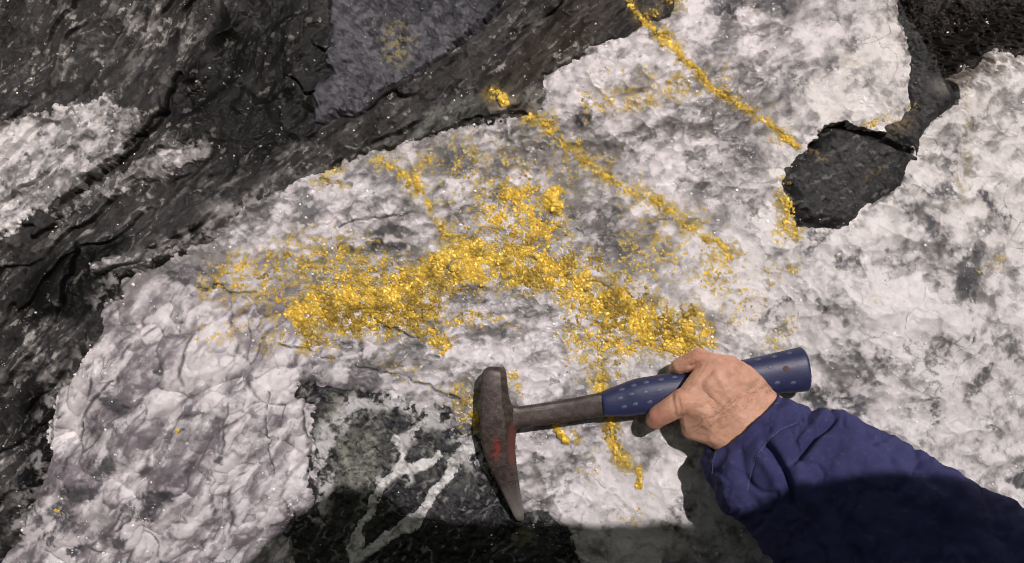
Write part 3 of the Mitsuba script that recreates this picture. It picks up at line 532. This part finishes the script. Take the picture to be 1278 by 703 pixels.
v, f = grains(px[k], py[k], r, .3 + .3 * rg.random(k.sum()), .5 * r, rg, .2)
scene['rock_face__mica_grains'] = mikit.ply((v, f), 'mica_bsdf', smooth=False)
labels['rock_face__mica_grains'] = {'label': 'tiny bright mica grains scattered over the dark rock', 'kind': 'stuff'}

px, py = rg.uniform(-10, 1290, 16000), rg.uniform(-10, 712, 16000)
inq = np.minimum(np.minimum(-Zh(px, py), -Zf(px, py)), np.minimum(-Zb(px, py), -Zw(px, py)))
k = rg.random(16000) < ss(0, 6, np.maximum(inq, Zp(px, py))) * ss(.0, .5, fb(px, py, 30, 4, 112, .65)) * .55
r = .4 + 1.5 * rg.random(k.sum())**3
v, f = grains(px[k], py[k], r, .3 + .3 * rg.random(k.sum()), .3 * r, rg, .16)
mat('glint_bsdf', **two({'type': 'principled', 'base_color': {'type': 'rgb', 'value': (.8, .79, .78)}, 'roughness': 0.17, 'specular': 0.9}))
scene['rock_face__crystal_grains'] = mikit.ply((v, f), 'glint_bsdf', smooth=False)
labels['rock_face__crystal_grains'] = {'label': 'tiny sparkling crystal grains over the quartz', 'kind': 'stuff'}

# ------------------------------------------------------------------ unseen floor, and an added bank shaped to cast the bottom shadow
def plain(c, r=.8): return two({'type': 'principled', 'base_color': {'type': 'rgb', 'value': c}, 'roughness': r})
def dirt(p, n, uv):
    t = mikit.fbm(p.x * 9, p.y * 9, p.z * 9, 4); return mikit.mix((.06, .055, .05), (.16, .145, .125), t)
mat('dirt_bsdf', **two({'type': 'principled', 'base_color': mikit.proc(dirt), 'roughness': .9}))
gx = np.concatenate([-np.geomspace(150, 4, 10), np.linspace(-3, 3, 61), np.geomspace(4, 150, 10)])
GX, GY = np.meshgrid(gx, gx, indexing='ij')
gz = -1.35 + .05 * fb(GX * 100, GY * 100, 60, 3, 120)
def grid_mesh(P):
    n0, n1 = P.shape[:2]; i = np.arange(n0 * n1).reshape(n0, n1)
    a, b, c, d = i[:-1, :-1].ravel(), i[1:, :-1].ravel(), i[1:, 1:].ravel(), i[:-1, 1:].ravel()
    return P.reshape(-1, 3), np.concatenate([np.stack([a, b, c], 1), np.stack([a, c, d], 1)])
scene['ground'] = mikit.ply(grid_mesh(np.stack([GX, GY, gz], -1)), 'dirt_bsdf', smooth=True); labels['ground'] = {'kind': 'structure', 'label': 'earth floor below the rock face', 'category': 'ground'}
BD = 1.12
edge_px = np.array([(-900, 1300), (-300, 1150), (290, 716), (330, 676), (375, 636), (420, 606), (480, 610), (512, 640), (600, 651), (700, 653), (860, 652), (905, 624), (1000, 614), (1100, 624), (1290, 650), (2600, 690)], float)  # crest of the added bank, drawn to place the shadow edge
ex = (edge_px[:, 0] - 639) * S + SUN_X * BD; ez = (351.5 - edge_px[:, 1]) * S + SUN_Z * BD
bx = np.linspace(-2.6, 4.2, 700); topz = np.interp(bx, ex, ez) + .004 * fb(bx * 1000, bx * 0, 30, 3, 121)
prof = [(-BD, None), (-BD - .02, 0.0), (-BD - .3, .02), (-BD - 1.0, .06), (-BD - 2.5, -.1), (-BD - 4, -1.6)]
rows = []
for t in np.linspace(0, 1, 40):                                        # front face, foot to crest
    z = -1.5 + (topz + 1.5) * t; y = -BD + .10 * (1 - t) + .05 * fb(bx * 200, z * 200, 30, 3, 122) * np.sin(np.pi * min(t, .999)); rows.append(np.stack([bx, y, z], -1))
for y, dz in prof[1:]: rows.append(np.stack([bx, np.full_like(bx, y), topz + dz], -1))
scene['added_shadow_bank'] = mikit.ply(grid_mesh(np.stack(rows, 0)), 'dirt_bsdf', smooth=False); labels['added_shadow_bank'] = {'kind': 'structure', 'label': 'added bank out of view, shaped to cast the bottom shadow', 'category': 'bank'}

# ------------------------------------------------------------------ lofts between two outlines
def loft(st, n=48, power=2.0, cap=(True, True), sub=10):
    """st: (ux, uy, lx, ly, h, front, back): upper and lower outline points, height of the middle, half depth to the front and to the back."""
    st = np.array(st, float); t = np.arange(len(st)); tt = np.linspace(0, len(st) - 1, (len(st) - 1) * sub + 1)
    from scipy.interpolate import PchipInterpolator
    Q = PchipInterpolator(t, st, axis=0)(tt); a = np.linspace(0, 2 * np.pi, n, endpoint=False)
    ca, sa = np.cos(a), np.sin(a); cu = np.sign(ca) * np.abs(ca)**(2 / power); su = np.sign(sa) * np.abs(sa)**(2 / power)
    R = []
    for ux, uy, lx, ly, h, fr, bk in Q:
        U, L = at(ux, uy, h), at(lx, ly, h); c, w = (U + L) / 2, (U - L) / 2
        R.append(c + cu[:, None] * w + np.where(su > 0, su * fr, su * bk)[:, None] * np.array([0, -1, 0]))
    return np.array(R)
def skin(R, caps=(True, True)):
    m, n = R.shape[:2]; i = np.arange(m * n).reshape(m, n); j = np.roll(i, -1, 1)
    f = [np.stack([i[:-1].ravel(), j[:-1].ravel(), j[1:].ravel()], 1), np.stack([i[:-1].ravel(), j[1:].ravel(), i[1:].ravel()], 1)]
    v = [R.reshape(-1, 3)]; k = m * n
    for end, on in ((0, caps[0]), (m - 1, caps[1])):
        if on:
            v.append(R[end].mean(0, keepdims=True)); a, b = i[end], j[end]
            f.append(np.stack([b, a, np.full(n, k)], 1) if end == 0 else np.stack([a, b, np.full(n, k)], 1)); k += 1
    me = trimesh.Trimesh(np.concatenate(v), np.concatenate(f), process=False)
    if me.volume < 0: me.invert()
    return me
def cast(mesh, px, py):
    """First hit of the lines of sight through (px, py)."""
    o = np.tile([[0, -F, 0]], (len(px), 1)); d = np.stack([at(a, b, 0) for a, b in zip(px, py)]) - o
    loc, ri, ti = mesh.ray.intersects_location(o, d, multiple_hits=False)
    return loc, ri, mesh.face_normals[ti]

# ------------------------------------------------------------------ geology hammer
def steel(p, n, uv):
    a = mikit.fbm(p.x * 220, p.y * 220, p.z * 220, 4); b = mikit.fbm(p.x * 900 + 7, p.y * 900, p.z * 900, 2)
    c = mikit.mix((.046, .034, .028), (.085, .066, .055), mikit.smoothstep(.35, .7, a))
    c = mikit.mix(c, (.24, .23, .21), mikit.smoothstep(.70, .78, b) * .5)
    q = at(620, 561, .038); dx = (p.x - float(q[0])) / .0062; dz = (p.z - float(q[2])) / .0125
    red = mikit.smoothstep(1.0, .45, dr.sqrt(dx * dx + dz * dz) + (mikit.fbm(p.x * 420, p.y * 420, p.z * 420, 3) - .5) * 2.6) * .85
    q2 = at(639, 556, .034); dx2 = (p.x - float(q2[0])) / .006; dz2 = (p.z - float(q2[2])) / .03
    red2 = mikit.smoothstep(1.0, .5, dr.sqrt(dx2 * dx2 + dz2 * dz2) + (a - .5) * .8)
    c = mikit.mix(c, (.26, .045, .032), red); c = mikit.mix(c, (.17, .055, .045), red2 * .8)
    tip = mikit.smoothstep(float(at(640, 600, .04)[2]), float(at(640, 650, .03)[2]), p.z)
    return mikit.mix(c, (.33, .32, .29), tip * .6)
mat('steel_bsdf', **two(bumped(.0004, {'type': 'principled', 'base_color': mikit.proc(steel), 'roughness': .42, 'metallic': .25, 'specular': .5})))
def vinyl(p, n, uv):
    a = mikit.fbm(p.x * 180, p.y * 180, p.z * 180, 3); return mikit.mix((.018, .024, .075), (.035, .042, .10), a)
mat('grip_bsdf', **two(bumped(.00015, {'type': 'principled', 'base_color': mikit.proc(vinyl), 'roughness': .45, 'specular': .5})))
mat('dimple_bsdf', **plain((.085, .105, .17), .45))
hst = [(457.5, 611, 622, 628, .034), (459, 607, 623.5, 629.5, .037), (462, 603.5, 624.5, 631, .040), (467, 601, 625, 632, .041), (485, 600, 626, 634, .042), (498, 599.3, 626.5, 636, .042), (507, 599, 627, 640, .042), (520, 598.5, 629.5, 643, .042), (535, 599, 631, 645, .041), (548, 600, 631, 643.6, .040), (560, 603, 632, 643.2, .038),
       (577, 608, 636.5, 644.5, .036), (600, 619, 642, 647.5, .032), (620, 629, 646, 650.5, .030), (636, 637, 649.4, 653, .025), (646, 642, 651, 654.2, .022), (650, 645, 651.3, 653.6, .019)]
R = []
from scipy.interpolate import PchipInterpolator
hs = np.array(hst); Q = PchipInterpolator(hs[:, 0], hs[:, 1:])(np.concatenate([hs[:4, 0], np.linspace(469, 650, 46)])); yy = np.concatenate([hs[:4, 0], np.linspace(469, 650, 46)])
for py, (xl, xm, xr, hf) in zip(yy, Q):
    th = .026 * min(1, (xr - xl) / 30) + .002; ch = min(3.0, (xm - xl) * .14)
    drop = .0016 + .010 * np.interp(py, [455, 500, 540, 650], [.55, .5, 1, .55])
    R.append([at(xl, py, hf - th + .003), at(xl, py, hf - .0035), at(xl + .45 * ch, py, hf - .001), at(xl + ch, py, hf), at((xl + xm) / 2, py, hf + .0006), at(xm - .8, py, hf - .0002), at(xm + .5, py, hf - .0012), at(xr - .6, py, hf - drop), at(xr, py, hf - drop - .0015), at(xr, py, hf - th + .003), at(xr - 2, py, hf - th), at(xl + 2, py, hf - th)])
hm = skin(np.array(R))
hm.vertices += .00025 * (meshkit.fbm(hm.vertices * 300, 2)[:, None] - .5)
scene['geology_hammer__head'] = mikit.ply(hm, 'steel_bsdf', smooth=32)
shank = skin(loft([(634, 497, 634, 548, .029, .004, .006), (639, 504.5, 640, 539, .029, .0055, .007), (648, 507, 648, 534.5, .028, .006, .007), (665, 505, 665, 532, .028, .006, .007), (700, 499.5, 700, 527.5, .027, .006, .007), (735, 493, 735, 522, .029, .006, .007), (764, 487, 764, 518, .030, .006, .007)], 40, 3.2))
scene['geology_hammer__shank'] = mikit.ply(shank, 'steel_bsdf', smooth=40)
gs = [(750, 490, 753, 518.5, .029, .0095, .0095), (753, 488.2, 757, 519.6, .029, .0112, .011), (775, 479.5, 780, 519.5, .030, .013, .013), (792, 473.3, 798, 517.5, .031, .0145, .0145), (830, 466.8, 838, 512.5, .032, .0155, .0155), (880, 458, 888, 504.5, .032, .016, .016), (930, 448.8, 938, 496, .032, .0165, .0165), (965, 441, 973, 490.5, .032, .018, .017), (992, 434.8, 1000, 489, .032, .0195, .018), (998, 433.4, 1005, 488.6, .032, .0195, .018), (1001.5, 435.5, 1007.5, 486.5, .032, .018, .017), (1004, 441, 1008.8, 481, .032, .014, .014)]
grip = skin(loft(gs, 56, 2.3))
scene['geology_hammer__grip'] = mikit.ply(grip, 'grip_bsdf', smooth=40)
dp = [(791, 481), (806.5, 477), (825, 473.6), (842, 470.5), (788, 492), (805, 489.5), (822, 487), (793, 504.5), (811, 502), (774, 497), (776, 486), (779, 508), (946, 448.7), (966, 445), (985, 440.5), (961, 458), (941, 462), (970, 478), (990, 478), (952, 482)]
loc, ri, nn = cast(grip, [p[0] for p in dp], [p[1] for p in dp])
for k, (p, nrm) in enumerate(zip(loc, nn)):
    d = trimesh.creation.icosphere(2, 1.0); d.apply_scale([.0033, .0019, .0006])
    z = nrm / np.linalg.norm(nrm); x = np.array([.985, 0, .17]); x -= z * (x @ z); x /= np.linalg.norm(x)
    M = np.eye(4); M[:3, 0], M[:3, 1], M[:3, 2], M[:3, 3] = x, np.cross(z, x), z, p
    d.apply_transform(M); scene['geology_hammer__grip__dimple' + (f'_{k:03d}' if k else '')] = mikit.ply(d, 'dimple_bsdf', smooth=True)
mat('hole_shade_bsdf', **plain((.05, .018, .008), .6))
loc, ri, nn = cast(grip, [981], [460])
tor = trimesh.creation.cylinder(.0030, .0016, sections=24); z = nn[0]; M = trimesh.geometry.align_vectors([0, 0, 1], z); M[:3, 3] = loc[0]; tor.apply_transform(M)
scene['geology_hammer__grip__lanyard_hole_disc'] = mikit.ply(tor, 'hole_shade_bsdf', smooth=30)  # raised disc, its dark brown painted for the shade inside the hole
labels['geology_hammer'] = {'label': 'geology hammer with worn brown pick head and blue dimpled grip held against the rock', 'category': 'hammer'}
labels['geology_hammer__head'] = {'label': 'worn brown steel head with red paint marks'}
labels['geology_hammer__grip'] = {'label': 'navy blue dimpled grip'}

# ------------------------------------------------------------------ the hand
def J(px, py, h, r): return (at(px, py, h), r)
def ball(c, r, seg=20): return m3.Manifold.sphere(float(r), seg).translate([float(q) for q in c])
def bone(*js): return m3.Manifold.batch_hull([ball(c, r) for c, r in js])
HD = .007                                                             # the whole hand sits this much closer to the rock
def J(px, py, h, r): return (at(px, py, h - HD), r)
wr_r, wr_u, wr_m = J(890, 538, .060, .017), J(950, 500, .062, .017), J(922, 520, .070, .018)
mi_, mm_, mr_, ml_ = J(888, 455, .068, .0125), J(910, 458, .073, .0125), J(930, 468, .071, .0115), J(946, 482, .064, .0105)
web = J(858, 498, .068, .0135); heel = J(864, 535, .056, .0125)
parts = [bone(wr_r, wr_u, wr_m, mi_, mm_), bone(wr_u, wr_m, mm_, mr_, ml_), bone(wr_r, wr_m, mi_, web), bone(wr_r, web, heel, J(880, 515, .074, .013)), bone(J(885, 480, .076, .011), J(905, 490, .078, .012), mm_, wr_m)]
ti = J(836, 511, .063, .0133)                                          # thumb along the front of the grip
parts += [bone(J(872, 500, .070, .0155), J(853, 501, .068, .0150)), bone(J(853, 501, .068, .0150), ti), bone(ti, J(823, 519, .055, .0126)), bone(J(823, 519, .055, .0126), J(818, 524, .050, .0110))]
parts += [bone(mi_, J(872, 448, .060, .0120)), bone(J(872, 448, .060, .0120), J(849, 457, .047, .0094)), bone(J(849, 457, .047, .0094), J(844, 460, .036, .0083)), bone(J(844, 460, .036, .0083), J(848, 476, .019, .0076)), bone(J(848, 476, .019, .0076), J(858, 494, .016, .0070))]   # index over the top and behind
for (kx, ky, kh), off in (((910, 459, .072), 0), ((930, 470, .069), 1), ((945, 484, .062), 2)):
    r = .0102 - .0008 * off; x0 = kx - 14 + 1 * off
    ty = 466 - .10 * (x0 - 850) + 4 * off
    parts += [bone(J(kx, ky, kh, r + .001), J(x0 + 4, ty + 2, .048, r - .0008)), bone(J(x0 + 4, ty + 2, .048, r - .0008), J(x0, ty + 4, .036, r - .0014)), bone(J(x0, ty + 4, .036, r - .0014), J(x0 - 1, ty + 15, .019, r - .002)), bone(J(x0 - 1, ty + 15, .019, r - .002), J(x0 + 3, ty + 34, .016, r - .0025))]
parts += [bone(wr_r, wr_u, wr_m, J(985, 590, .085, .024), J(1015, 560, .085, .024)), bone(J(985, 590, .085, .024), J(1015, 560, .085, .024), J(1150, 700, .13, .035))]
hand = parts[0]
for p in parts[1:]: hand = hand + p
hand = hand.refine_to_length(.0022)
mm = hand.to_mesh(); hm = trimesh.Trimesh(mm.vert_properties[:, :3], mm.tri_verts, process=True)
trimesh.smoothing.filter_taubin(hm, lamb=.55, nu=.53, iterations=14)
V = np.array(hm.vertices); N = np.array(hm.vertex_normals)
def hpx(V): k = (F + V[:, 1]) / 1000.0; return V[:, 0] / k + 639, 351.5 - V[:, 2] / k
hx, hy = hpx(V); front = ss(-.1, .5, -N[:, 1])
dsp = np.zeros(len(V))
for (a, b), amp, w in (([(905, 485), (892, 462)], .0016, 5), ([(918, 490), (914, 464)], .0014, 5), ([(932, 492), (934, 470)], .0012, 5), ([(908, 512), (880, 492)], .0014, 6)):
    dsp += amp * np.exp(-(segdist(hx, hy, [a, b], False) / w)**2)                       # tendons
for pts, amp, w in (([(862, 458), (874, 453), (888, 450)], -.0022, 3.0), ([(838, 488), (840, 505), (844, 520)], -.0016, 2.0), ([(846, 497), (849, 510), (850, 520)], -.0012, 1.8), ([(868, 445), (866, 456)], -.0006, 1.2), ([(873, 443), (871, 455)], -.0006, 1.2), ([(862, 448), (861, 459)], -.0006, 1.2),
                    ([(925, 515), (948, 488), (962, 478)], -.0009, 3), ([(905, 522), (925, 500)], -.0007, 2.5), ([(862, 530), (880, 520)], -.0006, 3)):
    dsp += amp * np.exp(-(segdist(hx, hy, pts, False) / w)**2)
wz = np.exp(-(segdist(hx, hy, [(872, 528), (905, 512), (945, 488), (962, 478)], False) / 15)**2)
wu, wv = rot(hx + 3 * fb(hx, hy, 12, 2, 170), hy + 3 * fb(hx, hy, 12, 2, 171), 36)
wr = 1 - np.abs(fb(wu / 4.0, wv, 7, 3, 172)); wr2 = 1 - np.abs(fb(hx, hy, 6, 2, 173))
dsp = dsp + wz * (.0011 * (ss(.72, 1, wr) - .4)) - .00035 * ss(.85, 1, wr2)
dsp = dsp * front + .0009 * (meshkit.fbm(V * 120, 3) - .5) + .0004 * (meshkit.fbm(V * 500, 2, 5) - .5)
V = V + N * dsp[:, None]
sk = meshkit.fbm(V * 45, 3, 2); sk2 = meshkit.fbm(V * 260, 3, 4)
red = np.exp(-(np.hypot(hx - 820, hy - 522) / 16)**2) + .6 * np.exp(-(np.hypot(hx - 868, hy - 446) / 16)**2) + .35 * np.exp(-(np.hypot(hx - 915, hy - 456) / 22)**2) + .3 * np.exp(-(np.hypot(hx - 858, hy - 495) / 15)**2)
col = np.array([.66, .37, .245]) * (1 + .35 * (sk - .5) + .3 * (sk2 - .5))[:, None]
col = col * (1 - .22 * wz * ss(.75, 1, wr) - .10 * ss(.85, 1, wr2))[:, None]
col = col * (1 - .6 * red[:, None]) + np.array([.60, .22, .16]) * (.6 * red[:, None])
dirtm = ss(.5, .8, meshkit.fbm(V * 90, 3, 9)); col *= (1 - .18 * dirtm)[:, None]
def pores(p, n, uv): return mikit.fbm(p.x * 700, p.y * 700, p.z * 700, 2)
mat('skin_bsdf', **two(bumped(.0006, {'type': 'principled', 'base_color': vcol, 'roughness': .5, 'specular': .4}, pores)))
hm2 = trimesh.Trimesh(V, hm.faces, process=False)
scene['person__hand'] = mikit.ply(hm2, 'skin_bsdf', smooth=True, color=np.clip(col, .02, .8))
rg = np.random.default_rng(3); hp = []
mat('hair_bsdf', **plain((.13, .075, .04), .6))
cx = rg.uniform(886, 968, 190); cy = 502 + (cx - 925) * -.62 + rg.normal(0, 10, 190)
loc, ri, nn = cast(hm2, cx, cy)
for p, n in zip(loc, nn):
    if -n[1] < .3: continue
    t = np.array([.75, -.05, .55]) + rg.normal(0, .22, 3); t -= n * (t @ n); t /= np.linalg.norm(t); L = rg.uniform(.004, .009)
    q = [p + t * L * u + n * (.0008 * math.sin(3 * u)) for u in (0, .5, 1)]; b = np.cross(t, n) * .00008
    hp.append(np.array([q[0] - b, q[0] + b, q[1] - b, q[1] + b, q[2], q[2] + b * .1]))
hv = np.concatenate(hp); hf = np.concatenate([np.array([[0, 1, 2], [1, 3, 2], [2, 3, 4], [3, 5, 4]]) + 6 * i for i in range(len(hp))])
scene['person__hand__arm_hair'] = mikit.ply((hv, hf), 'hair_bsdf'); labels['person__hand__arm_hair'] = {'kind': 'stuff'}

# ------------------------------------------------------------------ the sleeve
def cloth(p, n, uv):
    a = mikit.fbm(p.x * 60, p.y * 60, p.z * 60, 3); b = mikit.noise(p.x * 1800, p.y * 1800, p.z * 1800)
    return mikit.mix(mikit.mix((.036, .038, .116), (.066, .069, .170), a), (.13, .13, .16), mikit.smoothstep(.60, .80, mikit.fbm(p.x * 320, p.y * 320, p.z * 320, 3)) * .35) * (.8 + .4 * b)
def weave(p, n, uv): return dr.sin((p.x + p.z) * 5200) * dr.sin((p.x - p.z) * 5200) * .5 + mikit.noise(p.x * 900, p.y * 900, p.z * 900)
mat('cloth_bsdf', **two(bumped(.0003, {'type': 'principled', 'base_color': mikit.proc(cloth), 'roughness': .85, 'specular': .15, 'sheen': .35}, weave, 1e-4)))
sst = [(969, 491, 886, 564, .060, .031, .028), (977, 494, 877, 580, .062, .039, .034), (987, 498, 878, 594, .066, .044, .038), (1002, 505, 886, 617, .073, .047, .042), (1022, 512, 899, 637, .078, .051, .044), (1046, 515, 914, 650, .083, .055, .047), (1094, 535, 938, 672, .094, .060, .050), (1148, 560, 966, 706, .108, .066, .054), (1206, 597, 1000, 752, .126, .072, .058), (1278, 631, 1060, 830, .152, .078, .062), (1400, 700, 1160, 950, .20, .085, .07), (1640, 860, 1360, 1150, .30, .095, .08), (1950, 1060, 1640, 1400, .40, .10, .09)]
R = loft(sst, 220, 2.15, sub=26)
sv = R.reshape(-1, 3); sx, sy = hpx(sv)
nm = skin(R, (False, False)).vertex_normals.reshape(-1, 3); nm = nm * np.sign(((sv - np.repeat(R.mean(1), R.shape[1], 0)) * nm).sum(1).mean())
d = np.zeros(len(sv))
fr_ = ss(-.2, .3, -nm[:, 1])
def fold(pts, amp, w):
    global d
    d += amp * np.exp(-(segdist(sx + 3 * fb(sx, sy, 30, 2, 131), sy + 3 * fb(sx, sy, 30, 2, 132), pts, False) / w)**2) * fr_
fold([(956, 553), (968, 574), (980, 596), (990, 625)], -.011, 5); fold([(947, 560), (960, 590), (972, 620)], .005, 9); fold([(972, 556), (1000, 590), (1010, 625)], .006, 12)
fold([(1040, 526), (1020, 545), (1002, 565), (988, 578)], -.008, 4.5); fold([(1034, 548), (1012, 572)], .005, 9); fold([(1052, 518), (1030, 522), (1010, 534)], .006, 9)
fold([(1060, 560), (1130, 590), (1200, 640)], .005, 22); fold([(1100, 545), (1150, 590), (1180, 660)], -.004, 14); fold([(1190, 600), (1230, 640)], .006, 14); fold([(1020, 600), (1060, 660), (1080, 720)], -.006, 12)
fold([(915, 570), (905, 600), (920, 640)], .004, 10); fold([(925, 560), (930, 590), (945, 640)], -.003, 6); fold([(925, 524), (905, 545), (890, 575)], .003, 4); fold([(1075, 540), (1110, 575), (1120, 610)], -.004, 7); fold([(1140, 570), (1175, 610)], -.004, 6); fold([(940, 530), (975, 515), (985, 505)], .003, 6); fold([(1000, 520), (1015, 545)], -.003, 5); fold([(1240, 640), (1290, 720)], -.006, 16)
u = np.repeat(np.linspace(0, 1, R.shape[0]), R.shape[1])
d += .0045 * fb(sx, sy, 55, 3, 133) * ss(0, .06, u) + .0022 * fb(sx, sy, 18, 3, 134) - .0030 * ss(.80, 1, 1 - np.abs(fb(sx * .8 + sy * .6, sy * .8 - sx * .6, 46, 3, 135))) * ss(.02, .10, u) + .0008 * np.exp(-((u - .012) / .006)**2)
seam_px = [(995, 528), (974, 536), (957, 552), (944, 569), (935, 599), (932, 613), (940, 645)]
d += -.0012 * np.exp(-(segdist(sx, sy, seam_px, False) / 2.2)**2) * fr_
sv = sv + nm * d[:, None]; R2 = sv.reshape(R.shape)
inner = R2[:30][::-1] - .0016 * nm.reshape(R.shape)[:30][::-1] - .0 ; cen = R2[:30][::-1].mean(1, keepdims=True)
inner = R2[:30][::-1] + (cen - R2[:30][::-1]) * .045
sleeve = skin(np.concatenate([inner, R2]), (False, True))
scene['person__sleeve'] = mikit.ply(sleeve, 'cloth_bsdf', smooth=60)
mat('thread_bsdf', **plain((.16, .16, .25), .8))
def stitches(pts, gap=3.2):
    P = np.array(pts, float); L = np.concatenate([[0], np.cumsum(np.hypot(*np.diff(P, axis=0).T))]); s = np.arange(0, L[-1], gap)
    ax, ay = np.interp(s, L, P[:, 0]), np.interp(s, L, P[:, 1]); bx_, by_ = np.interp(s + gap * .6, L, P[:, 0]), np.interp(s + gap * .6, L, P[:, 1])
    la, ra, na = cast(sleeve, ax, ay); lb, rb, nb = cast(sleeve, bx_, by_); A = dict(zip(ra, zip(la, na))); B = dict(zip(rb, lb)); out = []
    for k in A:
        if k in B:
            p, n = A[k]; q = B[k] + n * .0004; p = p + n * .0004
            if np.linalg.norm(q - p) < .008: out.append(trimesh.creation.cylinder(.00045, segment=[p, q], sections=6))
    return trimesh.util.concatenate(out)
scene['person__sleeve__stitching'] = mikit.ply(trimesh.util.concatenate([stitches(seam_px[:-1]), stitches([(972, 503), (955, 507), (934, 519), (912, 537), (897, 556), (890, 575), (889, 592)])]), 'thread_bsdf', smooth=True); labels['person__sleeve__stitching'] = {'kind': 'stuff'}
loc, ri, nn = cast(sleeve, [957], [694])
if len(loc):
    mat('button_bsdf', **plain((.42, .33, .20), .4))
    b = trimesh.util.concatenate([trimesh.creation.torus(.0052, .0013, 32, 12), trimesh.creation.cylinder(.0045, .0012, sections=24)])
    M = trimesh.geometry.align_vectors([0, 0, 1], nn[0]); M[:3, 3] = loc[0] + nn[0] * .001; b.apply_transform(M)
    scene['person__sleeve__button'] = mikit.ply(b, 'button_bsdf', smooth=40); labels['person__sleeve__button'] = {'label': 'small tan button'}
labels['person'] = {'label': 'person reaching in with a navy sleeved right arm, hand gripping the hammer handle', 'category': 'person'}
labels['person__sleeve'] = {'label': 'navy blue work sleeve with folds at the cuff'}
